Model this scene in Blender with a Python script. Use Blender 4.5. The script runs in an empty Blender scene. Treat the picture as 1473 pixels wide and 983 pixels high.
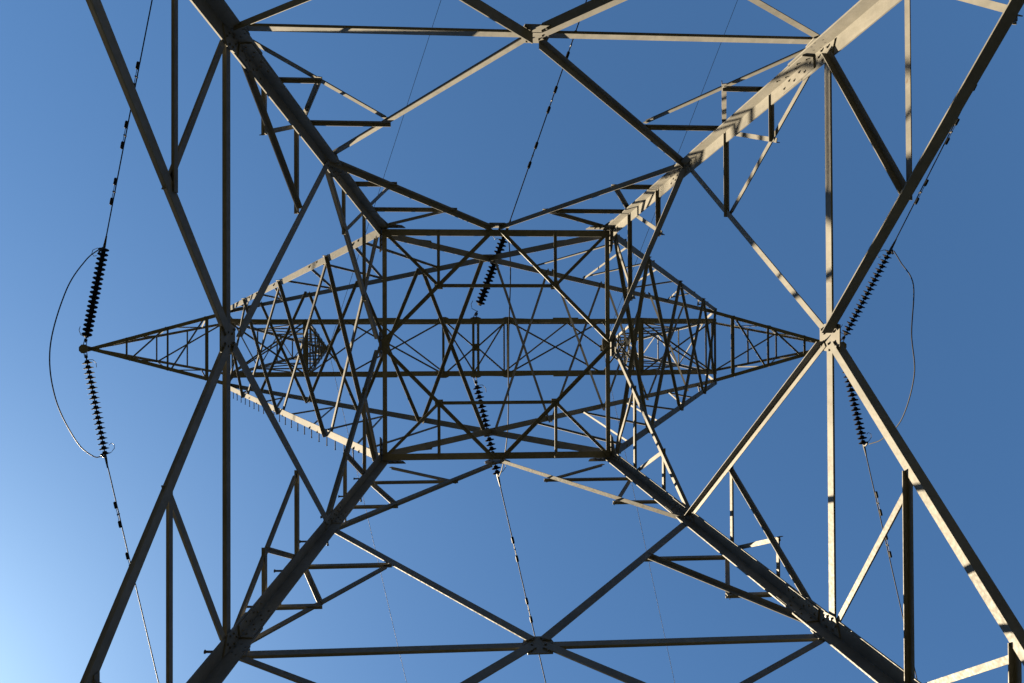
import bpy, math, random
from mathutils import Vector, Matrix
random.seed(7)
sc = bpy.context.scene
COL = sc.collection
G = 1.6                      # lens height above the ground: tower heights below are counted from the lens

# ------------------------------------------------------------------ camera
RM = [[0.9972692301022608, 0.004269622912164991, -0.07372823754459334],
      [-0.003431637069932366, 0.9999281129393012, 0.01148881284852889],
      [0.07377199033687741, -0.011204430991182563, 0.9972121911448433]]
cd = bpy.data.cameras.new("camera")
cam = bpy.data.objects.new("camera", cd); COL.objects.link(cam)
r0, r1, r2 = Vector(RM[0]), -Vector(RM[1]), -Vector(RM[2])
M3 = Matrix((r0, r1, r2)).transposed()
cam.matrix_world = Matrix.Translation((-0.62888, 0.09116, G)) @ M3.to_4x4()
cd.sensor_width = 36.0; cd.lens = 36.0 * 1200 / 1473
cd.clip_start = 0.05; cd.clip_end = 6000
sc.camera = cam

# ------------------------------------------------------------------ sky, sun, exposure
SUN_EL = math.radians(43.0)
SUN_AZ = Vector((-0.824, 0.566))            # plan direction towards the sun
SKY = 0.05
w = bpy.data.worlds.new("World"); sc.world = w; w.use_nodes = True
nt = w.node_tree; bg = nt.nodes["Background"]
sky = nt.nodes.new("ShaderNodeTexSky"); sky.sky_type = 'NISHITA'; sky.sun_disc = False
sky.sun_elevation = SUN_EL
sky.sun_rotation = math.atan2(SUN_AZ.x, SUN_AZ.y)
sky.altitude = 300; sky.air_density = 0.35; sky.dust_density = 0.36; sky.ozone_density = 9.0
wb = nt.nodes.new("ShaderNodeMix"); wb.data_type = 'RGBA'; wb.blend_type = 'MULTIPLY'
wb.inputs["Factor"].default_value = 1.0                                 # white balance of the sky
[i for i in wb.inputs if i.type == 'RGBA' and i.name == "B"][0].default_value = (0.94, 1.11, 0.925, 1)
nt.links.new(sky.outputs[0], [i for i in wb.inputs if i.type == 'RGBA' and i.name == "A"][0])
nt.links.new([o for o in wb.outputs if o.type == 'RGBA'][0], bg.inputs[0]); bg.inputs[1].default_value = SKY
sl = bpy.data.lights.new("sun", 'SUN'); sl.energy = 5.0; sl.angle = math.radians(0.5); sl.color = (1.0, 0.825, 0.565)
so = bpy.data.objects.new("sun", sl); COL.objects.link(so)
sdir = Vector((SUN_AZ.x, SUN_AZ.y, 0)).normalized() * math.cos(SUN_EL) + Vector((0, 0, math.sin(SUN_EL)))
so.rotation_euler = sdir.to_track_quat('Z', 'Y').to_euler()
so.location = (-60, 40, 60)
vs = sc.view_settings
vs.view_transform = 'Standard'; vs.look = 'None'; vs.gamma = 1.0; vs.use_curve_mapping = False
vs.exposure = 3.15

# ------------------------------------------------------------------ materials
def new_mat(name):
    m = bpy.data.materials.new(name); m.use_nodes = True
    return m, m.node_tree, m.node_tree.nodes["Principled BSDF"]
def noise_mat(name, c1, c2, scale, rough, metal=0.0, detail=6, per_object=0.0, bump=0.0, stretch=None, spec=0.25):
    m, t, b = new_mat(name)
    tc = t.nodes.new("ShaderNodeTexCoord"); nz = t.nodes.new("ShaderNodeTexNoise")
    nz.inputs["Scale"].default_value = scale; nz.inputs["Detail"].default_value = detail
    nz.inputs["Roughness"].default_value = 0.65
    src = tc.outputs["Object"]
    if stretch:
        mp = t.nodes.new("ShaderNodeMapping"); mp.inputs["Scale"].default_value = stretch
        t.links.new(src, mp.inputs[0]); src = mp.outputs[0]
    t.links.new(src, nz.inputs["Vector"])
    rp = t.nodes.new("ShaderNodeValToRGB")
    rp.color_ramp.elements[0].position = 0.34; rp.color_ramp.elements[1].position = 0.66
    rp.color_ramp.elements[0].color = (*c1, 1); rp.color_ramp.elements[1].color = (*c2, 1)
    t.links.new(nz.outputs["Fac"], rp.inputs[0])
    out = rp.outputs[0]
    if per_object:
        oi = t.nodes.new("ShaderNodeObjectInfo"); mr = t.nodes.new("ShaderNodeMapRange")
        mr.inputs["To Min"].default_value = 1 - per_object; mr.inputs["To Max"].default_value = 1 + per_object
        t.links.new(oi.outputs["Random"], mr.inputs["Value"])
        hv = t.nodes.new("ShaderNodeHueSaturation")
        t.links.new(mr.outputs[0], hv.inputs["Value"]); t.links.new(out, hv.inputs["Color"]); out = hv.outputs[0]
    t.links.new(out, b.inputs["Base Color"])
    b.inputs["Specular IOR Level"].default_value = spec; b.inputs["Roughness"].default_value = rough; b.inputs["Metallic"].default_value = metal
    if bump:
        bp = t.nodes.new("ShaderNodeBump"); bp.inputs["Strength"].default_value = bump; bp.inputs["Distance"].default_value = 0.01
        t.links.new(nz.outputs["Fac"], bp.inputs["Height"]); t.links.new(bp.outputs[0], b.inputs["Normal"])
    return m
STEEL = noise_mat("weathered_galvanised_steel", (0.079, 0.076, 0.068), (0.096, 0.092, 0.083), 9.0, 0.62, 0.0, per_object=0.10, spec=0.08)
def weather(m):
    """broad dull patches, pale run streaks and a few rust spots over the zinc"""
    t = m.node_tree; b = t.nodes["Principled BSDF"]
    src = b.inputs["Base Color"].links[0].from_socket
    geo = t.nodes.new("ShaderNodeNewGeometry")
    def noise(scale, detail, lo, hi, vec=None):
        nz = t.nodes.new("ShaderNodeTexNoise"); nz.inputs["Scale"].default_value = scale; nz.inputs["Detail"].default_value = detail
        t.links.new(vec or geo.outputs["Position"], nz.inputs["Vector"])
        mr = t.nodes.new("ShaderNodeMapRange"); mr.inputs["From Min"].default_value = lo; mr.inputs["From Max"].default_value = hi
        t.links.new(nz.outputs["Fac"], mr.inputs["Value"]); return mr.outputs[0]
    def mix(kind, a, colour, fac):
        mx = t.nodes.new("ShaderNodeMix"); mx.data_type = 'RGBA'; mx.blend_type = kind
        A = [i for i in mx.inputs if i.type == 'RGBA' and i.name == "A"][0]; Bc = [i for i in mx.inputs if i.type == 'RGBA' and i.name == "B"][0]
        t.links.new(a, A); Bc.default_value = (*colour, 1); t.links.new(fac, mx.inputs["Factor"])
        return [o for o in mx.outputs if o.type == 'RGBA'][0]
    mp = t.nodes.new("ShaderNodeMapping"); mp.inputs["Scale"].default_value = (1, 1, .12)
    t.links.new(geo.outputs["Position"], mp.inputs[0])
    c = mix('MULTIPLY', src, (0.80, 0.81, 0.83), noise(2.3, 4, .42, .66))
    c = mix('MULTIPLY', c, (1.12, 1.12, 1.13), noise(26, 3, .50, .74, mp.outputs[0]))
    c = mix('MIX', c, (0.050, 0.032, 0.020), noise(7, 8, .70, .78))
    t.links.new(c, b.inputs["Base Color"])
    rr = t.nodes.new("ShaderNodeMapRange"); rr.inputs["To Min"].default_value = .5; rr.inputs["To Max"].default_value = .75
    t.links.new(noise(40, 4, .3, .7), rr.inputs["Value"]); t.links.new(rr.outputs[0], b.inputs["Roughness"])
weather(STEEL)
PLATE = noise_mat("gusset_steel", (0.079, 0.076, 0.068), (0.096, 0.092, 0.083), 14.0, 0.6, 0.0, per_object=0.08, spec=0.08)
BOLT = noise_mat("bolt_steel", (0.055, 0.052, 0.047), (0.075, 0.071, 0.064), 60.0, 0.5, 0.3)
GLASS = noise_mat("dark_glazed_porcelain", (0.006, 0.005, 0.0045), (0.010, 0.008, 0.007), 12.0, 0.8, spec=0.02)
FIT = noise_mat("forged_fitting_steel", (0.014, 0.013, 0.012), (0.022, 0.021, 0.019), 30.0, 0.6, 0.0, spec=0.12)
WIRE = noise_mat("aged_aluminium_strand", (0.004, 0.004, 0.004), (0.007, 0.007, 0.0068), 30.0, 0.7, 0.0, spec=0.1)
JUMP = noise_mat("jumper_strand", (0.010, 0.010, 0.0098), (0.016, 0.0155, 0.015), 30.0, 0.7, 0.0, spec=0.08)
CONC = noise_mat("footing_concrete", (0.24, 0.23, 0.21), (0.34, 0.33, 0.30), 6.0, 0.9, bump=0.4)
GRASS = noise_mat("dry_hillside_grass", (0.011, 0.0135, 0.008), (0.022, 0.022, 0.015), 0.35, 1.0, detail=12, bump=0.6, spec=0.0)

# ------------------------------------------------------------------ helpers
def V(p): return Vector((p[0], p[1], p[2] + G))
def link_mesh(name, verts, faces, mat, parent=None, smooth=False, origin=None, mats=None, midx=None):
    if origin is None:
        origin = sum(verts, Vector()) / len(verts)
    me = bpy.data.meshes.new(name)
    me.from_pydata([tuple(v - origin) for v in verts], [], faces)
    for m in (mats or [mat]): me.materials.append(m)
    if midx:
        for pl, i in zip(me.polygons, midx): pl.material_index = i
    if smooth:
        for pl in me.polygons: pl.use_smooth = True
    me.update()
    o = bpy.data.objects.new(name, me); COL.objects.link(o)
    if parent is not None:
        o.parent = parent
        po = Vector(parent['_o']) if '_o' in parent else Vector()
        o.location = origin - po
    else:
        o.location = origin
    o['_o'] = tuple(origin)
    return o
def empty(name, loc):
    o = bpy.data.objects.new(name, None); COL.objects.link(o); o.location = loc; o.empty_display_size = 0.2
    o['_o'] = tuple(loc)
    return o
def tag(o, label, cat, group=None):
    o['label'] = label; o['category'] = cat
    if group: o['group'] = group
    return o
def extrude_profile(verts, faces, prof, a, b, e1, e2):
    """closed profile polygon (x along e1, y along e2) swept from a to b"""
    n = len(prof); k = len(verts)
    for c in (a, b):
        for x, y in prof: verts.append(c + e1 * x + e2 * y)
    for i in range(n):
        j = (i + 1) % n
        faces.append((k + i, k + j, k + n + j, k + n + i))
    # the L is split in two quads per cap so that caps stay planar and convex
    if n == 6:
        faces += [(k + 3, k + 2, k + 1, k), (k + 5, k + 4, k + 3, k), (k + n, k + n + 1, k + n + 2, k + n + 3), (k + n, k + n + 3, k + n + 4, k + n + 5)]
    else:
        faces += [tuple(range(k + n - 1, k - 1, -1)), tuple(range(k + n, k + 2 * n))]
def L(A, B, t): return [(0, 0), (A, 0), (A, t), (t, t), (t, B), (0, B)]
LENS = Vector((-0.63, 0.09, G))
def sunlit(prof, s, n, view):
    """share of an angle's section, seen from below along view, that the sun strikes"""
    k = len(prof); c = (view.dot(s), view.dot(n)); q = (sdir.dot(s), sdir.dot(n))
    edges = [(prof[i], prof[(i + 1) % k]) for i in range(k)]
    def clear(p, d, skip):
        for m, ((ax, ay), (bx, by)) in enumerate(edges):
            if m == skip: continue
            ex, ey = bx - ax, by - ay; det = d[0] * ey - d[1] * ex
            if abs(det) < 1e-12: continue
            t = ((ax - p[0]) * ey - (ay - p[1]) * ex) / det; u = ((ax - p[0]) * d[1] - (ay - p[1]) * d[0]) / det
            if t > 1e-6 and 0 < u < 1: return False
        return True
    tot = lit = 0.0
    for m, ((ax, ay), (bx, by)) in enumerate(edges):
        nx, ny = by - ay, ax - bx
        w = nx * c[0] + ny * c[1]; g = (nx * q[0] + ny * q[1]) / math.hypot(nx, ny)
        if w <= 0: continue
        for i in range(8):
            p = (ax + (bx - ax) * (i + .5) / 8, ay + (by - ay) * (i + .5) / 8)
            if clear(p, c, m):
                tot += w
                if g > 0 and clear(p, q, m): lit += w * g
    return lit / (tot + 1e-9)
def turned(a, b, n, A, B, light):
    """which of the four ways of turning the angle shows a sunlit (or a shaded) flange to someone below"""
    a, b, n0 = V(a), V(b), Vector(n); d = (b - a).normalized(); n0 = (n0 - d * n0.dot(d)).normalized()
    best = None
    for up in (True, False):
        for inw in (False, True):
            s = d.cross(n0)
            if (s.z > 0) == up: s = -s
            nn = -n0 if inw else n0
            f = sunlit(L(A, B, max(.006, A * .11)), s, nn, LENS - (a + b) / 2)
            if not light: f = -f
            if best is None or f > best[0] + 1e-4: best = (f, up, inw)
    return best[1], best[2]
CNT = [0]
def angle_geo(verts, faces, a, b, n, A, B, off=0.0, up=True, inward=False):
    """steel angle: flange A lies in the face with outward normal n; flange B stands on its upper (or lower) edge, outward or inward"""
    a, b, n = V(a), V(b), Vector(n)
    d = (b - a).normalized(); n = (n - d * n.dot(d)).normalized()
    s = d.cross(n)
    if (s.z > 0) == up: s = -s
    if inward: n = -n; off = -off
    CNT[0] += 1
    o = off + (CNT[0] % 9) * 0.0011
    t = max(0.006, A * 0.11)
    h = -s * (A / 2) + n * o
    prof = L(A, B, t)
    if s.cross(n).dot(d) < 0:           # keep the winding outward
        extrude_profile(verts, faces, prof, b + h, a + h, s, n)
    else:
        extrude_profile(verts, faces, prof, a + h, b + h, s, n)
def angle(name, a, b, n, A, B, parent, off=0.0, up=True, mat=None, inward=False, light=None):
    v, f = [], []
    if light is not None: up, inward = turned(a, b, n, A, B, light)
    angle_geo(v, f, a, b, n, A, B, off, up, inward)
    return link_mesh(name, v, f, mat or STEEL, parent)
def corner_geo(verts, faces, a, b, e1, e2, A):
    """corner angle (leg or chord): heel on the line a-b, flanges along e1 and e2"""
    a, b, e1, e2 = V(a), V(b), Vector(e1), Vector(e2)
    d = (b - a).normalized()
    e1 = (e1 - d * e1.dot(d)).normalized(); e2 = (e2 - d * e2.dot(d)).normalized()
    t = max(0.009, A * 0.1)
    if e1.cross(e2).dot(d) < 0: a, b = b, a
    extrude_profile(verts, faces, L(A, A, t), a, b, e1, e2)
def corner(name, a, b, e1, e2, A, parent, mat=None):
    v, f = [], []
    corner_geo(v, f, a, b, e1, e2, A)
    return link_mesh(name, v, f, mat or STEEL, parent)
def tube_geo(verts, faces, pts, r, seg=6, caps=True):
    k = len(verts); pts = [Vector(p) for p in pts]
    n = len(pts); rs = r if isinstance(r, (list, tuple)) else [r] * n
    prev = None
    for i, p in enumerate(pts):
        d = (pts[min(i + 1, n - 1)] - pts[max(i - 1, 0)]).normalized()
        if prev is None:
            x = d.orthogonal().normalized()
        else:
            x = (prev - d * prev.dot(d)).normalized()
        prev = x; y = d.cross(x)
        for j in range(seg):
            th = 2 * math.pi * j / seg
            verts.append(p + (x * math.cos(th) + y * math.sin(th)) * rs[i])
    for i in range(n - 1):
        for j in range(seg):
            j2 = (j + 1) % seg
            faces.append((k + i * seg + j, k + i * seg + j2, k + (i + 1) * seg + j2, k + (i + 1) * seg + j))
    if caps:
        faces.append(tuple(range(k + seg - 1, k - 1, -1)))
        faces.append(tuple(range(k + (n - 1) * seg, k + n * seg)))
def hexbolt(verts, faces, c, n, r=0.012, h=0.014):
    n = n.normalized(); tube_geo(verts, faces, [c - n * 0.004, c + n * h], r, 6)
def plate(name, c, n, e1, poly, th, parent, bolts=(), r=0.012):
    """gusset plate: polygon in the plane (e1, e2) at c with thickness th, bolts on its -n side"""
    c = V(c); n = Vector(n).normalized(); e1 = Vector(e1); e1 = (e1 - n * e1.dot(n)).normalized(); e2 = n.cross(e1)
    v, f = [], []
    k = len(poly)
    CNT[0] += 1
    c = c + n * ((CNT[0] % 7) * 0.0009)
    for s in (0, th):
        for x, y in poly: v.append(c + e1 * x + e2 * y + n * s)
    f.append(tuple(range(k - 1, -1, -1))); f.append(tuple(range(k, 2 * k)))
    for i in range(k):
        j = (i + 1) % k; f.append((i, j, k + j, k + i))
    mi = [0] * len(f)
    for x, y in bolts:
        nf = len(f); hexbolt(v, f, c + e1 * x + e2 * y, -n, r); mi += [1] * (len(f) - nf)
    return link_mesh(name, v, f, PLATE, parent, mats=[PLATE, BOLT], midx=mi)
def lerp(a, b, t): return tuple(a[i] + (b[i] - a[i]) * t for i in range(3))

# ------------------------------------------------------------------ ground: a hillside falling towards -y, plus unseen hills added to block low sky light
def gz(x, y):
    s = math.copysign(max(abs(y) - 6.0, 0.0), y)
    base = 45.0 * math.tanh(s * 0.24 / 45.0)
    far = min(1.0, max(0.0, (math.hypot(x, y) - 8) / 40.0))
    ax = abs(x); ay = abs(y)
    rise = 0.46 * max(0.0, ax - 55 - 0.16 * ay) * min(1.0, max(0.0, ax - 55 - 0.16 * ay) / 60.0)  # side hills, added out of view to darken the shaded steel
    rise = max(rise, 0.42 * max(0.0, ay - 330) * min(1.0, max(0.0, ay - 330) / 80.0))  # end hills beyond the spans, added for the same shading
    rise = 260.0 * math.tanh(rise / 260.0) * (1 + .12 * math.sin(x * .006 + 2) * math.cos(y * .008))
    return base + rise + far * (0.5 * math.sin(x * 0.11 + 1.3) * math.cos(y * 0.07) + 1.6 * math.sin(x * 0.017 + y * 0.013))
coords = sorted(set([round(s * (4 * (1.135 ** i - 1) / 0.135 * 0.5), 3) for i in range(0, 44) for s in (-1, 1)]))
n = len(coords)
gv = [Vector((x, y, gz(x, y))) for y in coords for x in coords]
gf = [(j * n + i, j * n + i + 1, (j + 1) * n + i + 1, (j + 1) * n + i) for j in range(n - 1) for i in range(n - 1)]
go = link_mesh("ground", gv, gf, GRASS, None, smooth=True, origin=Vector())
go['kind'] = 'structure'

# ------------------------------------------------------------------ the tower
tower = empty("lattice_tower", (0, 0, 0))
tag(tower, "tall steel lattice transmission tower with forked head and crossarms, rising over the hillside ground", "pylon")
SL = 0.1221
def W(z): return 2.934 - SL * z                     # half width over the outer faces of the body at height z
Z0, Z1, Z2, Z3 = 3.42, 6.03, 8.60, 11.22
ZR = [7.70, 6.85]; ZU = [9.43, 10.40]
ZB = -G
# four legs
for sx in (-1, 1):
    for sy in (-1, 1):
        a = (sx * W(ZB), sy * W(ZB), ZB + 0.30); a = (sx * W(ZB + .3), sy * W(ZB + .3), ZB + .3)
        b = (sx * W(Z3), sy * W(Z3), Z3 + 0.03)
        v, f = [], []
        corner_geo(v, f, a, (sx * W(Z1 + .35), sy * W(Z1 + .35), Z1 + .35), (-sx, 0, 0), (0, -sy, 0), 0.128)
        corner_geo(v, f, (sx * (W(Z1 + .35) - .006), sy * (W(Z1 + .35) - .006), Z1 + .351), (sx * (W(Z3) - .006), sy * (W(Z3) - .006), Z3), (-sx, 0, 0), (0, -sy, 0), 0.115)
        leg = link_mesh("leg", v, f, STEEL, tower)
        # splice angle with bolts inside the leg just above the first frame
        for (za, zb) in ((Z1 + .16, Z1 + .62), (Z2 + .1, Z2 + .45)):
            q = 0.016
            v, f = [], []
            p0 = (sx * (W(za) - q), sy * (W(za) - q), za); p1 = (sx * (W(zb) - q), sy * (W(zb) - q), zb)
            corner_geo(v, f, p0, p1, (-sx, 0, 0), (0, -sy, 0), 0.098)
            mi = [0] * len(f)
            d = (Vector(p1) - Vector(p0))
            for kk in range(6):
                c = V(lerp(p0, p1, (kk + .5) / 6)); off = 0.04 + (kk % 2) * 0.032
                for ex, nn in ((Vector((-sx, 0, 0)), Vector((0, -sy, 0))), (Vector((0, -sy, 0)), Vector((-sx, 0, 0)))):
                    nf = len(f); hexbolt(v, f, c + ex * off + nn * 0.0105, nn, 0.008, 0.009); mi += [1] * (len(f) - nf)
            link_mesh("splice_plate", v, f, PLATE, leg, mats=[PLATE, BOLT], midx=mi)
        # concrete footing
        c = Vector((sx * (W(ZB) - .04), sy * (W(ZB) - .04), 0))
        gl = gz(c.x, c.y)
        v, f = [], []
        for zz, hw in ((-0.6, .42), (0.22, .40), (0.30, .34)):
            for dx, dy in ((-1, -1), (1, -1), (1, 1), (-1, 1)): v.append(c + Vector((dx * hw, dy * hw, gl + zz)))
        f.append((3, 2, 1, 0)); f.append((8, 9, 10, 11))
        for r in (0, 4):
            for i in range(4): f.append((r + i, r + (i + 1) % 4, r + 4 + (i + 1) % 4, r + 4 + i))
        link_mesh("concrete_footing", v, f, CONC, tower)
        if (sx, sy) == (-1, 1):
            BLLEG = leg

# step bolts up one leg
def step(parent, c, d, ln=0.15):
    v, f = [], []
    d = Vector(d).normalized()
    tube_geo(v, f, [c, c + d * ln], 0.009, 6)
    tube_geo(v, f, [c + d * ln, c + d * (ln + .010)], 0.014, 6)
    link_mesh("step_bolt", v, f, FIT, parent)
z = 1.6; k = 0
while z < Z3 - .3:
    c = V((-W(z), W(z), z))
    if k % 2 == 0: step(BLLEG, c + Vector((0.0, -0.05, 0)), (-1, 0, .06), .11)
    else: step(BLLEG, c + Vector((0.05, 0.0, 0)), (0, 1, .06), .11)
    z += 0.36; k += 1

# the four faces of the body; a face frame maps (across, height) to the tower
FACES = [((0, -1), (1, 0)), ((0, 1), (1, 0)), ((-1, 0), (0, 1)), ((1, 0), (0, 1))]
for (nx, ny), (tx, ty) in FACES:
    nrm = (nx, ny, SL)
    def F(t, z, o=0.0):
        w_ = W(z) + o + (0.022 if ny else 0.0)
        return (nx * w_ + tx * t, ny * w_ + ty * t, z)
    e1 = (tx, ty, 0)
    # first frame: one beam from leg to leg
    angle("frame_beam", F(-W(Z1) + .05, Z1), F(W(Z1) - .05, Z1), nrm, .072, .056, tower, -.012)
    angle("frame_beam", F(-W(Z0) + .05, Z0), F(W(Z0) - .05, Z0), nrm, .08, .06, tower, .004)
    # waist beam
    angle("waist_beam", F(-W(Z3) + .03, Z3), F(W(Z3) - .03, Z3), nrm, .065, .060 if nx else .090, tower, -.032 if nx else -.048, up=False, inward=True)
    # plates: middle of the first frame, waist middle, waist corners
    nb = Vector(nrm)
    sunny = nx > 0 or ny < 0            # the braces of two faces are turned the other way about
    plate("gusset_plate", F(0, Z1 - .01, -.012), nrm, e1, [(-.09, -.13), (.09, -.13), (.115, -.03), (.09, .13), (-.09, .13), (-.115, -.03)], .010, tower,
          [(-.07, -.10), (-.04, -.06), (.07, -.10), (.04, -.06), (-.06, .10), (-.03, .065), (.06, .10), (.03, .065), (-.095, .0), (.095, 0), (-.05, .01), (.05, .01)], .009)
    plate("gusset_plate", F(0, Z3 - .02, -.012), nrm, e1, [(-.17, -.05), (-.10, -.17), (.10, -.17), (.17, -.05), (.17, .06), (-.17, .06)], .010, tower,
          [(-.11, -.06), (-.07, -.11), (.11, -.06), (.07, -.11), (-.06, .02), (.06, .02)])
    east, north = nx > 0, ny < 0
    for s in (-1, 1):
        # haunch plates where leg and waist beam meet
        xw = W(Z3)
        plate("gusset_plate", F(s * xw, Z3, -.020), nrm, e1, [(-s * .02, .06), (-s * .34, .06), (-s * .30, -.06), (-s * .12, -.15), (-s * .06, -.42), (s * .02, -.44)][::(-1 if s > 0 else 1)], .010, tower,
              [(-s * .09, -.02), (-s * .16, -.02), (-s * .23, -.02), (-s * .05, -.12), (-s * .045, -.22), (-s * .03, -.31)])
        # leg plates at the first frame and where the K braces land
        xl = W(Z1)
        plate("gusset_plate", F(s * (xl - .06), Z1, -.026), nrm, e1, [(-.08, -.07), (.05, -.13), (.05, .14), (-.08, .07)] if s > 0 else [(-.05, -.13), (.08, -.07), (.08, .07), (-.05, .14)], .010, tower,
              [(-s * .055, .03), (-s * .055, -.03), (-s * .015, .08), (-s * .015, -.08), (0.02 * s, .04), (0.02 * s, -.04)], .009)
        xl = W(Z2)
        plate("gusset_plate", F(s * (xl - .05), Z2, -.026), nrm, e1, [(-.07, -.09), (.045, -.12), (.045, .12), (-.07, .09)] if s > 0 else [(-.045, -.12), (.07, -.09), (.07, .09), (-.045, .12)], .010, tower,
              [(-s * .04, .04), (-s * .04, -.04), (-s * .01, .08), (-s * .01, -.08)], .008)
        # panel under the first frame: K brace and its redundants
        P0 = lambda t: F(s * t, 6.05 - 1.044 * t)
        angle("main_brace", F(s * .06, Z1 - .05), F(s * (W(Z0) - .05), Z0 + .03), nrm, .062 if sunny and s > 0 else .082, (.076 if s > 0 else .085) if sunny else .072 if nx else .05, tower, -.030, up=not sunny, inward=sunny and s < 0, light=False if nx < 0 else None)
        zA, zC = 6.05 - 1.044 * .87, 6.05 - 1.044 * 1.68
        angle("redundant_brace", P0(.87), F(s * (W(zA) - .04), zA), nrm, .050, .040, tower, (.0 if east else -.045 if s < 0 else -.015), light=east and s < 0)
        angle("redundant_brace", P0(.90), F(s * (W(Z1) - .07), Z1 - .04), nrm, .040 if east and s > 0 else .050, .050, tower, -.012, light=(east or north) and s > 0)
        angle("redundant_brace", P0(1.68), F(s * (W(zC) - .04), zC), nrm, .050, .040, tower, (.01 if east else -.03), light=east and s < 0)
        angle("redundant_brace", P0(1.72), F(s * (W(zA) - .05), zA - .02), nrm, .042, .040, tower, .0, light=east)
        # bottom panel down to the footings
        angle("main_brace", F(s * .06, Z0 - .05), F(s * (W(ZB + .4) - .05), ZB + .4), nrm, .102, .080, tower, -.012)
        # panel between first frame and K node
        angle("main_brace", F(s * .05, Z1 + (.18 if nx < 0 and s < 0 else .05)), F(s * (W(Z2) - .04), Z2), nrm, .052 if sunny else .078, .062 if sunny else .045 if nx else .030, tower, -.012 if sunny else -.030, up=True, inward=sunny and s > 0, light=False if north and s > 0 else None)
        D1 = lambda z: s * (W(Z2) - .04) * (z - Z1) / (Z2 - Z1)
        tm = 1.67 - .0
        angle("redundant_brace", F(s * (W(Z1 + .22) - .05), Z1 + .22), F(D1(ZR[0]), ZR[0]), nrm, *((.042, .036) if sunny else (.050, .044)), tower, .018, light=north or (east and s < 0))
        angle("redundant_brace", F(D1(ZR[0]) + s * -.03, ZR[0]), F(s * (W(ZR[0]) - .03), ZR[0]), nrm, *((.046, .036) if sunny else (.052, .046)), tower, .006, light=east and s > 0)
        angle("redundant_brace", F(s * 1.67, ZR[1]), F(s * (W(ZR[1]) - .03), ZR[1]), nrm, *((.040, .032) if sunny else (.052, .046)), tower, .006, light=east and s > 0)
        angle("redundant_brace", F(s * 1.68, ZR[1]), F(s * (W(ZR[0]) - .04), ZR[0] - .03), nrm, .040, .034, tower, .028, light=north or east)
        # panel between K node and waist
        angle("main_brace", F(s * (W(Z2) - .04), Z2 + .02), F(s * .05, Z3 - .06), (nx, ny, SL + .45) if north and s > 0 else nrm, .050 if s > 0 and not nx < 0 else .066, .045 if s > 0 and ny > 0 else .066, tower, -.012, light=(s > 0 and (east or ny > 0)))
        D2 = lambda z: s * (W(Z2) - .04) * (1 - (z - Z2) / (Z3 - Z2))
        angle("redundant_brace", F(D2(ZU[0]) - s * .04, ZU[0]), F(s * (W(ZU[0]) - .03), ZU[0]), nrm, .050, .044, tower, .006, light=east and s > 0)
        angle("redundant_brace", F(D2(ZU[1]) - s * .04, ZU[1]), F(s * (W(ZU[1]) - .03), ZU[1]), nrm, .050, .044, tower, .006, light=east and s > 0)
        angle("redundant_brace", F(D2(ZU[0]), ZU[0] + .02), F(s * (W(ZU[1]) - .04), ZU[1] - .03), nrm, .048, .040, tower, .020, light=east)
        angle("redundant_brace", F(D2(ZU[1]), ZU[1] + .02), F(s * (W(Z3) - .14), Z3 - .08), nrm, .048, .040, tower, .020, light=east)

# waist diaphragm (horizontal bracing)
zd = Z3 - .02; q = W(Z3) / 2; up = (0, 0, -1)
h = W(Z3)
angle("diaphragm_brace", (-q - .04, -q, zd), (q + .04, -q, zd), up, .046, .036, tower, .03)
angle("diaphragm_brace", (-q - .04, q, zd), (q + .04, q, zd), up, .046, .036, tower, .03)
for sx in (-1, 1):
    for sy in (-1, 1):
        angle("diaphragm_brace", (sx * (h - .05), sy * .04, zd), (sx * .05, sy * (h - .04), zd), up, .052, .045, tower, .045)
        angle("diaphragm_brace", (sx * (h - .06), sy * (h - .06), zd), (sx * q, sy * q, zd), up, .042, .036, tower, .018)
        angle("diaphragm_brace", (sx * q, sy * (h - .04), zd), (sx * q, sy * q, zd), up, .040, .036, tower, .060)
        plate("gusset_plate", (sx * q, sy * q, zd - .012), (0, 0, 1), (1, 0, 0), [(-.055, -.045), (.055, -.045), (.055, .045), (-.055, .045)], .008, tower, [(-.03, 0), (.03, 0), (0, .025), (0, -.025)], .007)
for sx in (-1, 1):
    plate("gusset_plate", (sx * (h - .08), 0, zd - .012), (0, 0, 1), (1, 0, 0), [(-.06, -.07), (.05, -.10), (.05, .10), (-.06, .07)], .008, tower, [(-.03, -.04), (-.03, .04), (.015, .0)], .008)

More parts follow.
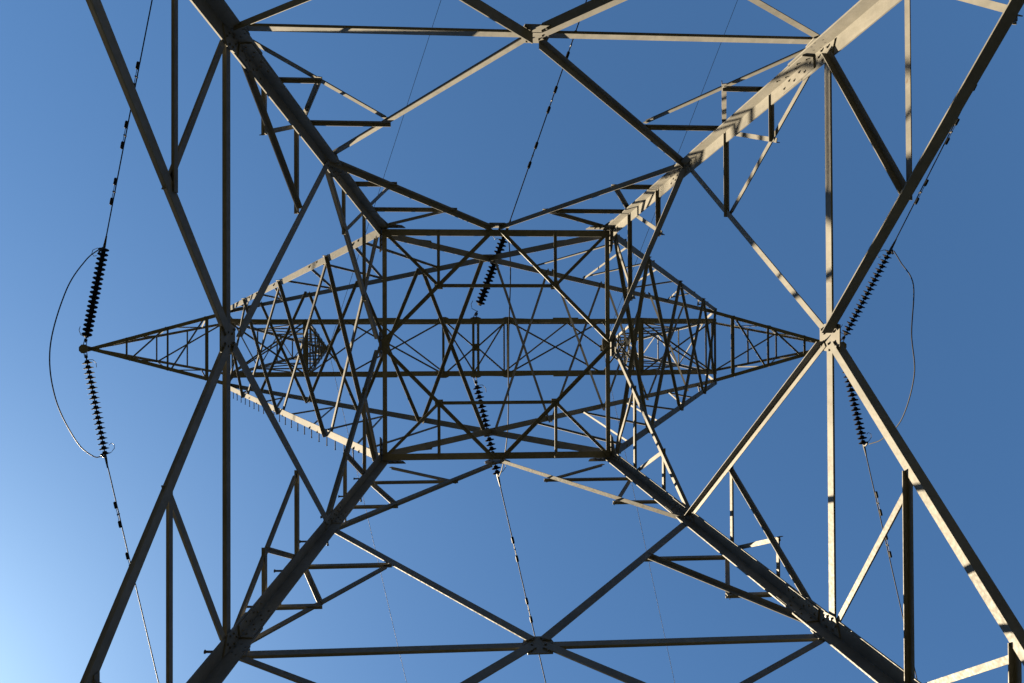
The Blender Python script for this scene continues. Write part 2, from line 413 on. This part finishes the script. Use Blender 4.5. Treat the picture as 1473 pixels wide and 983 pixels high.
# ---------------- forked head
ZE = 20.70                                              # elbow height
EL = (6.10, .94, ZE)
XC = lambda sx, sy: ((-sx * W(Z3) * .985, sy * W(Z3) * .985, Z3), (sx * EL[0], sy * EL[1], ZE))        # inner chord: from the opposite waist corner
OC = lambda sx, sy: ((sx * W(Z3), sy * (W(Z3) + .0), Z3 + .02), (sx * EL[0], sy * (EL[1] + .02), ZE))
def IN(sx, sy, t): a, b = XC(sx, sy); return lerp(a, b, t)
def OU(sx, sy, t): a, b = OC(sx, sy); return lerp(a, b, t)
for sx in (-1, 1):
    for sy in (-1, 1):
        a, b = OC(sx, sy)
        oc = corner("outer_fork_chord", a, b, (-sx, 0, .5), (0, -sy, 0), .108, tower)
        a, b = XC(sx, sy)
        a2 = lerp(a, b, .012)
        oy = 0.0 if sx > 0 else 0.0
        # the two inner chords cross at the middle: one runs just inside the other
        sh = -sy * (.014 if sx > 0 else .0)
        a3 = (a2[0], a2[1] + sh, a2[2]); b3 = (b[0], b[1] + sh - sy * .02, b[2])
        corner("inner_fork_chord", a3, b3, (-sx, 0, .8), (0, -sy, .28 * sy if sx < 0 else 0), .092, tower)
        # gussets on the chords
        for t in (.225, .504, .79):
            c = OU(sx, sy, t)
            plate("fork_gusset", (c[0], c[1] - sy * .016, c[2]), (0, sy, .1), (1, 0, 0), [(-.05, -.055), (.05, -.05), (.045, .055), (-.05, .055)], .008, tower)
        if (sx, sy) == (-1, 1):
            zz = .03
            while zz < .93:
                step(oc, V(OU(sx, sy, zz)) + Vector((0.02, 0, .02)), (0, 1, 0), .15)
                zz += .04
    # outer plane of the fork: X bracing between front and back chords
    M = [.012, .225, .504, .79, .985]
    nx_ = (sx, 0, -.45)
    for i in range(4):
        for sy in (-1, 1):
            angle("fork_brace", OU(sx, sy, M[i] + .004), OU(sx, -sy, M[i + 1] - .004), nx_, .058 if i < 2 else .05, .050, tower, (-.012 if sy > 0 else -.03), light=(sx < 0 and sy < 0))
    angle("fork_brace", OU(sx, -1, .985), OU(sx, 1, .985), nx_, .06, .05, tower, -.05)
    # inner plane of the fork: X bracing between front and back chords
    N = [.205, .346, .505, .664, .84]
    ni_ = (-sx, 0, .6)
    for i in range(4):
        for sy in (-1, 1):
            angle("fork_brace", IN(sx, sy, N[i] + .003), IN(sx, -sy, N[i + 1] - .003), ni_, .050 if i < 2 else .044, .044, tower, (-.012 if sy > 0 else -.03), light=(sx > 0 and sy < 0))
    # front and back planes: ladder of short struts
    for sy in (-1, 1):
        nf = (0, sy, .1)
        rung = [(.08, .31), (.271, .443), (.480, .584), (.676, .759), (.86, .90)]
        diag = [(.102, .443), (.312, .584), (.539, .759), (.74, .90)]
        for to, ti in rung: angle("fork_strut", OU(sx, sy, to), IN(sx, sy, ti), nf, .036, .032, tower, -.014, light=False)
        for to, ti in diag: angle("fork_strut", OU(sx, sy, to), IN(sx, sy, ti), nf, .036, .032, tower, -.026, light=sx > 0)
        angle("fork_strut", OU(sx, sy, .046), lerp(*XC(-sx, sy), .085), nf, .036, .032, tower, -.02)
for sy in (-1, 1):
    c = IN(1, sy, .2)
    plate("fork_gusset", (0, c[1] - sy * .03, c[2]), (0, sy, .08), (1, 0, 0), [(-.26, -.10), (0, -.13), (.26, -.10), (.26, .05), (.0, .13), (-.26, .05)], .010, tower)

# ---------------- bridge between the forks
ZBB, ZBT, YB = 20.70, 22.25, .705
nodes = [-6.05, -4.15, -3.16, -.80, 0, .80, 3.24, 4.15, 6.05]
for sy in (-1, 1):
    corner("bridge_chord", (-6.1, sy * YB, ZBB), (6.1, sy * YB, ZBB), (0, -sy, 0), (0, 0, 1), .092, tower)
    corner("bridge_chord", (-6.3, sy * (YB - .005), ZBT), (6.3, sy * (YB - .005), ZBT), (0, -sy, 0), (0, 0, -1), .08, tower)
    # side planes
    xs = [-6.05, -4.15, -2.5, -.8, .8, 2.5, 4.15, 6.05]
    for i in range(len(xs) - 1):
        z0, z1 = (ZBB + .04, ZBT - .04) if i % 2 == 0 else (ZBT - .04, ZBB + .04)
        angle("bridge_lacing", (xs[i], sy * YB, z0), (xs[i + 1], sy * YB, z1), (0, sy, 0), .045, .04, tower, -.02)
    for x in (-4.15, 0, 4.15):
        angle("bridge_lacing", (x, sy * YB, ZBB + .04), (x, sy * YB, ZBT - .04), (0, sy, 0), .045, .04, tower, -.032)
    for x in (-.80, 0, .80):
        plate("bridge_plate", (x, sy * (YB - .035), ZBB - .012), (0, 0, 1), (1, 0, 0), [(-.13, -.06), (-.06, -.085), (.06, -.085), (.13, -.06), (.13, .06), (.06, .085), (-.06, .085), (-.13, .06)], .008, tower, [(-.07, 0), (.07, 0), (0, .04), (0, -.04)])
    for x0, x1 in ((-.75, -.05), (.05, .75)):
        plate("bridge_plate", ((x0 + x1) / 2, sy * (YB - .045), ZBB - .006), (0, 0, 1), (1, 0, 0), [(-(x1 - x0) / 2, -.055), ((x1 - x0) / 2, -.055), ((x1 - x0) / 2, .055), (-(x1 - x0) / 2, .055)], .006, tower)
    for sx in (-1, 1):
        plate("bridge_plate", (sx * 2.25, sy * (YB - .03), ZBB - .008), (0, 0, 1), (1, 0, 0), [(-.32, -.06), (.32, -.06), (.32, .06), (-.32, .06)], .008, tower)
up = (0, 0, -1)
def BB(x0, y0, x1, y1, z=ZBB, A=.04, off=.02, B=.035): angle("bridge_lacing", (x0, y0 * (YB - .05), z), (x1, y1 * (YB - .05), z), up, A, B, tower, off)
for x in (-.80, .80, -.06, .06): BB(x, -1, x, 1, A=.062, off=.012)
for sx in (-1, 1):
    BB(sx * 4.15, -1, sx * 4.15, 1, A=.13, off=.012)
    BB(sx * .80, -1, sx * 3.16, 1, off=.02); BB(sx * .80, 1, sx * 3.16, -1, off=.034)
    BB(sx * 3.16, -1, sx * 4.15, 1, off=.02); BB(sx * 3.16, 1, sx * 4.15, -1, off=.034)
    BB(sx * 4.15, -1, sx * 6.0, 1, off=.02); BB(sx * 4.15, 1, sx * 6.0, -1, off=.034)
    for sy in (-1, 1): BB(sx * .03, 0, sx * .77, sy, off=.026)
    # top plane
    BB(sx * .8, 1, sx * 2.5, -1, ZBT - .02, off=.0); BB(sx * 2.5, -1, sx * 4.3, 1, ZBT - .02, off=.012); BB(sx * 4.3, -1, sx * 4.3, 1, ZBT - .02, off=-.012)
    BB(sx * 6.3, -1, sx * 6.3, 1, ZBT - .02, off=-.012); BB(sx * 4.3, -1, sx * 6.3, 1, ZBT - .02, off=.012)
BB(-.8, -1, 0, 1, ZBT - .02, off=0); BB(.8, -1, 0, 1, ZBT - .02, off=.012); BB(.8, -1, .8, 1, ZBT - .02, off=.024)
plate("bridge_plate", (0, 0, ZBB - .014), (0, 0, 1), (1, 0, 0), [(-.09, -.09), (.09, -.09), (.09, .09), (-.09, .09)], .008, tower, [(-.05, .05), (.05, .05), (-.05, -.05), (.05, -.05)])

# ---------------- crossarms
for sx in (-1, 1):
    tip = (sx * 9.41, 0, 20.78)
    R1 = lambda sy: (sx * 6.08, sy * .90, ZE + .0)
    R2 = lambda sy: (sx * 6.30, sy * .72, ZBT + .02)
    v, f = [], []
    for sy in (-1, 1):
        corner_geo(v, f, R1(sy), lerp(R1(sy), tip, .995), (0, -sy, 0), (0, 0, 1), .088)
        corner_geo(v, f, R2(sy), lerp(R2(sy), tip, .985), (0, -sy, 0), (0, 0, -1), .058)
    arm = link_mesh("crossarm", v, f, STEEL, tower)
    def pt(R, sy, xx):
        a = R(sy); t = (xx - abs(a[0])) / (9.41 - abs(a[0])); return lerp(a, tip, t)
    un = (0, 0, -1)
    low = [6.52, 7.45, 8.42]; upx = [6.45, 7.30, 7.95]
    for i, x in enumerate(low):
        angle("arm_lacing", pt(R1, -1, x), pt(R1, 1, x), un, .08 if i == 0 else .046, .04, arm, -.02)
        if i < 2: angle("arm_lacing", pt(R1, -1, x + .04), pt(R1, 1, low[i + 1] - .05), un, .040, .036, arm, -.034)
    for i, x in enumerate(upx):
        angle("arm_lacing", pt(R2, -1, x), pt(R2, 1, x), un, .036, .034, arm, .01)
        if i == 1:
            angle("arm_lacing", pt(R2, 1, upx[0]) if sx > 0 else pt(R2, -1, upx[0]), pt(R2, -1, upx[2]) if sx > 0 else pt(R2, 1, upx[2]), un, .034, .03, arm, .024)
    for sy in (-1, 1):
        zz = [(R1, 6.52), (R2, 7.0), (R1, 7.45), (R2, 7.95), (R1, 8.42), (R2, 8.75)]
        for (ra, xa), (rb, xb) in zip(zz[:-1], zz[1:]):
            angle("arm_lacing", pt(ra, sy, xa), pt(rb, sy, xb), (0, sy, 0), .036, .03, arm, -.03)
        angle("arm_lacing", R1(sy), R2(sy), (sx, 0, 0), .07, .06, arm, -.03)
    plate("tip_plate", (sx * 9.41, 0, 20.72), (0, 0, 1), (1, 0, 0), [(.115 * math.cos(math.pi * i / 4 + .39), .115 * math.sin(math.pi * i / 4 + .39)) for i in range(8)], .016, arm)
    plate("tip_plate", (sx * 9.41, 0, 20.80), (0, 0, 1), (1, 0, 0), [(.10 * math.cos(math.pi * i / 4 + .39), .10 * math.sin(math.pi * i / 4 + .39)) for i in range(8)], .016, arm)

# ---------------- earth-wire peaks
PK = (5.14, 0, 31.37)
for sx in (-1, 1):
    base = {(1, -1): (sx * 6.30, -.70), (1, 1): (sx * 6.30, .70), (-1, -1): (sx * 4.30, -.70), (-1, 1): (sx * 4.30, .70)}
    tipp = (sx * PK[0], 0, PK[2])
    def Q(o, sy, t): b = base[(o, sy)]; return lerp((b[0], b[1], ZBT + .02), tipp, t)
    v, f = [], []
    for o in (-1, 1):
        for sy in (-1, 1):
            corner_geo(v, f, Q(o, sy, 0), Q(o, sy, .985), (-sx * o, 0, 0), (0, -sy, 0), .07)
    pk = link_mesh("earth_wire_peak", v, f, STEEL, tower)
    T = [.0, .20, .38, .54, .68, .79, .88, .95]
    for i, t in enumerate(T):
        if i > 0:
            for o in (-1, 1): angle("peak_lacing", Q(o, -1, t), Q(o, 1, t), (sx * o, 0, 0), .045, .04, pk, -.02)
            for sy in (-1, 1): angle("peak_lacing", Q(-1, sy, t), Q(1, sy, t), (0, sy, 0), .045, .04, pk, -.02)
        if i < len(T) - 1:
            t2 = T[i + 1]; e = 1 if i % 2 else -1
            for o in (-1, 1): angle("peak_lacing", Q(o, e, t), Q(o, -e, t2), (sx * o, 0, 0), .04, .034, pk, -.034)
            for sy in (-1, 1): angle("peak_lacing", Q(e, sy, t), Q(-e, sy, t2), (0, sy, 0), .04, .034, pk, -.034)
    plate("tip_plate", (tipp[0], 0, tipp[2] - .06), (0, 0, 1), (1, 0, 0), [(-.10, -.12), (.10, -.12), (.10, .12), (-.10, .12)], .014, pk)

# ------------------------------------------------------------------ insulator strings
def frame(d):
    d = d.normalized(); x = d.cross(Vector((0, 0, 1))).normalized(); y = x.cross(d)
    return Matrix((x, y, d)).transposed()
prof = [(.026, -.045), (.048, -.040), (.052, -.010), (.066, .002), (.106, .018), (.120, .028), (.117, .036), (.095, .034), (.075, .034), (.060, .046), (.040, .040), (.014, .052), (.012, .100), (.0, .100)]
SEG = 20
dv = [(r * math.cos(2 * math.pi * j / SEG), r * math.sin(2 * math.pi * j / SEG), z) for r, z in prof for j in range(SEG)]
df = [(i * SEG + j, i * SEG + (j + 1) % SEG, (i + 1) * SEG + (j + 1) % SEG, (i + 1) * SEG + j) for i in range(len(prof) - 1) for j in range(SEG)]
DISC = bpy.data.meshes.new("insulator_disc"); DISC.from_pydata(dv, [], df); DISC.materials.append(GLASS); DISC.materials.append(FIT)
for i, pl in enumerate(DISC.polygons):
    pl.use_smooth = True; pl.material_index = 0
ND = 19
def string(S, Eo, label, first=.055):
    S, Eo = V(S), V(Eo)
    d = (Eo - S); ln = d.length; d.normalize(); x = d.cross(Vector((0, 0, 1))).normalized(); u = x.cross(d)
    t = empty("insulator_string", S); tag(t, label, "insulator", "insulator strings on the tower")
    R = frame(d).to_4x4()
    for k in range(ND):
        o = bpy.data.objects.new("insulator_disc", DISC); COL.objects.link(o); o.parent = t
        o.matrix_local = Matrix.Translation(d * (ln * (first + (.955 - first) * k / (ND - 1)))) @ R
    v, f = [], []
    tube_geo(v, f, [S - d * .05, S, S + d * ln * .04], [.016, .022, .016], 8)
    for s in (-1, 1): tube_geo(v, f, [S + x * s * .035 - d * .13, S + x * s * .03 + d * .04], .010, 6)
    link_mesh("shackle", v, f, FIT, t)
    v, f = [], []
    tube_geo(v, f, [S + d * (ln * .955), S + d * ln * .975, Eo + d * .02, Eo + d * .26], [.016, .03, .032, .018], 8)
    tube_geo(v, f, [Eo - d * .02, Eo - d * .03 - u * .10, Eo - d * .10 - u * .22], [.028, .026, .02], 8)
    link_mesh("dead_end_clamp", v, f, FIT, t)
    # arcing horn: a bent rod beside the line end of the string
    v, f = [], []
    p = S + d * (ln * .97)
    tube_geo(v, f, [p, p + x * .15 - d * .02, p + x * .24 - d * .10, p + x * .25 - d * .19, p + x * .19 - d * .24, p + x * .13 - d * .20], .0075, 6)
    link_mesh("arcing_horn", v, f, FIT, t)
    if True:
        v, f = [], []
        p = S + d * (ln * .035)
        tube_geo(v, f, [p, p + x * .14 + d * .02, p + x * .20 + d * .12, p + x * .19 + d * .22], .0075, 6)
        link_mesh("arcing_horn", v, f, FIT, t)
    return Eo
ENDS = {}
ENDS['Lt'] = string((-9.36, -.20, 20.73), (-8.62, -2.37, 19.96), "insulator string at the top left, running upward from the left crossarm tip")
ENDS['Lb'] = string((-9.36, .18, 20.75), (-8.90, 2.61, 20.75), "insulator string at the lower left, running downward from the left crossarm tip")
ENDS['Mt'] = string((.01, -.82, 20.65), (.73, -2.80, 19.90), "middle insulator string running upward from the tower's bridge, behind the steel lattice", .13)
ENDS['Mb'] = string((0, .86, 20.66), (.54, 3.20, 20.72), "middle insulator string running downward from the tower's bridge, behind the steel lattice")
ENDS['Rt'] = string((9.44, -.20, 20.73), (10.31, -2.41, 19.96), "insulator string at the right, running upward from the right crossarm tip beside a sloping brace")
ENDS['Rb'] = string((9.42, .14, 20.75), (9.97, 2.58, 20.75), "insulator string at the right, running downward from the right crossarm tip")

# ------------------------------------------------------------------ jumpers
def catmull(pts, n=10):
    pts = [Vector(p) for p in pts]; P = [pts[0] * 2 - pts[1]] + pts + [pts[-1] * 2 - pts[-2]]
    out = []
    for i in range(1, len(P) - 2):
        for k in range(n):
            t = k / n
            out.append(.5 * ((2 * P[i]) + (P[i + 1] - P[i - 1]) * t + (2 * P[i - 1] - 5 * P[i] + 4 * P[i + 1] - P[i + 2]) * t * t + (3 * P[i] - P[i - 1] - 3 * P[i + 1] + P[i + 2]) * t ** 3))
    out.append(pts[-1]); return out
def jumper(pts, label):
    v, f = [], []
    tube_geo(v, f, catmull([V(p) for p in pts]), .0135, 7)
    o = link_mesh("jumper_cable", v, f, JUMP, None, smooth=True)
    tag(o, label, "cable", "jumper cables hanging under the insulators")
jumper([(-8.64, -2.30, 19.78), (-8.78, -1.98, 19.35), (-8.87, -1.25, 18.6), (-8.97, -.02, 18.1), (-8.99, 1.08, 18.4), (-8.95, 2.07, 19.3), (-8.92, 2.5, 20.1), (-8.90, 2.56, 20.55)],
       "dark jumper cable bowing outward in a wide loop beside the left crossarm tip")
jumper([(.72, -2.72, 19.72), (.74, -2.35, 19.25), (.72, -1.6, 18.6), (.63, -.13, 18.0), (.65, 1.72, 18.6), (.60, 2.7, 19.5), (.55, 3.1, 20.2), (.54, 3.15, 20.5)],
       "thin jumper cable hanging below the middle of the bridge, seen through the lattice")
jumper([(10.28, -2.33, 19.78), (10.19, -1.99, 19.3), (10.09, -1.40, 18.6), (9.75, -.26, 18.1), (9.86, .68, 18.2), (10.06, 1.75, 19.1), (10.05, 2.3, 19.95), (9.98, 2.5, 20.5)],
       "pale wavy jumper cable hanging in a loop right of the right crossarm tip")

# ------------------------------------------------------------------ conductors with dampers
def damper(parent, c, d, side):
    d = d.normalized(); x = d.cross(Vector((0, 0, 1))).normalized()
    dn = Vector((0, 0, -1))
    v, f = [], []
    tube_geo(v, f, [c + Vector((0, 0, .02)), c + dn * .09], .02, 6)
    tube_geo(v, f, [c + dn * .085 - d * .24, c + dn * .08, c + dn * .085 + d * .24], .007, 6)
    cl = link_mesh("vibration_damper", v, f, FIT, parent)
    for s in (-1, 1):
        v, f = [], []
        p = c + dn * .088 + d * s * .15
        tube_geo(v, f, [p, p + d * s * .02, p + d * s * .15, p + d * s * .17], [.020, .034, .034, .022], 8)
        link_mesh("damper_weight", v, f, WIRE, cl)
def span(E, dirxy, slope, length, sag, r, name, label, cat, group, damp=(), mat=None):
    """cable from E along the plan direction, start slope dz per metre, flattening along its sag"""
    d = Vector((dirxy[0], dirxy[1], 0)).normalized()
    def at(s): return E + d * s + Vector((0, 0, slope * s + sag * s * s))
    ss = [0, .3, 1, 2, 4, 6, 9, 13, 18, 25, 35, 50, 70, 95, 125, 160, 200, 250, 300]
    ss = [s for s in ss if s <= length]
    v, f = [], []
    tube_geo(v, f, [at(s) for s in ss], r, 7)
    o = link_mesh(name, v, f, mat or WIRE, None, smooth=True)
    tag(o, label, cat, group)
    for s in damp:
        damper(o, at(s), at(s + .1) - at(s), 1)
    return o
UP = (.325, -1); DN = (.227, 1)
fu, fd = math.hypot(.325, 1), math.hypot(.227, 1)
GR = "line conductors leaving the tower"
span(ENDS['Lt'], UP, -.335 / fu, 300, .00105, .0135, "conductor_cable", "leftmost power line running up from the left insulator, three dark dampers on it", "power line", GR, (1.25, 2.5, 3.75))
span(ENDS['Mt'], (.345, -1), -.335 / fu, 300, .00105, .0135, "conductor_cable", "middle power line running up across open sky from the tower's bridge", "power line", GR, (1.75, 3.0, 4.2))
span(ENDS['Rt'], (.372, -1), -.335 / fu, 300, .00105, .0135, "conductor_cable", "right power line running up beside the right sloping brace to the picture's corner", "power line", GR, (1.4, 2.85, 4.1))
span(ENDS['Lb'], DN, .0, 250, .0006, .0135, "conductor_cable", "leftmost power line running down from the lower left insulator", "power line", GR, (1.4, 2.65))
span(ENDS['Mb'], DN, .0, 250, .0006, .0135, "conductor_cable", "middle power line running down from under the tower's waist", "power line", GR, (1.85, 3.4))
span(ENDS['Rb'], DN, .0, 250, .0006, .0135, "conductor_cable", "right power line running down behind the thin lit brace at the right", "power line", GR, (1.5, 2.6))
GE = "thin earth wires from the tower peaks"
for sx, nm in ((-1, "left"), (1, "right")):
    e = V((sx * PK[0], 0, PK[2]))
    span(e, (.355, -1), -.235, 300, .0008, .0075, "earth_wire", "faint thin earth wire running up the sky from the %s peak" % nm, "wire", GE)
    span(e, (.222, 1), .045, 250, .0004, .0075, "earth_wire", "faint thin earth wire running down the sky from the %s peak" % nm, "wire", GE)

for o in bpy.data.objects:
    if '_o' in o: del o['_o']
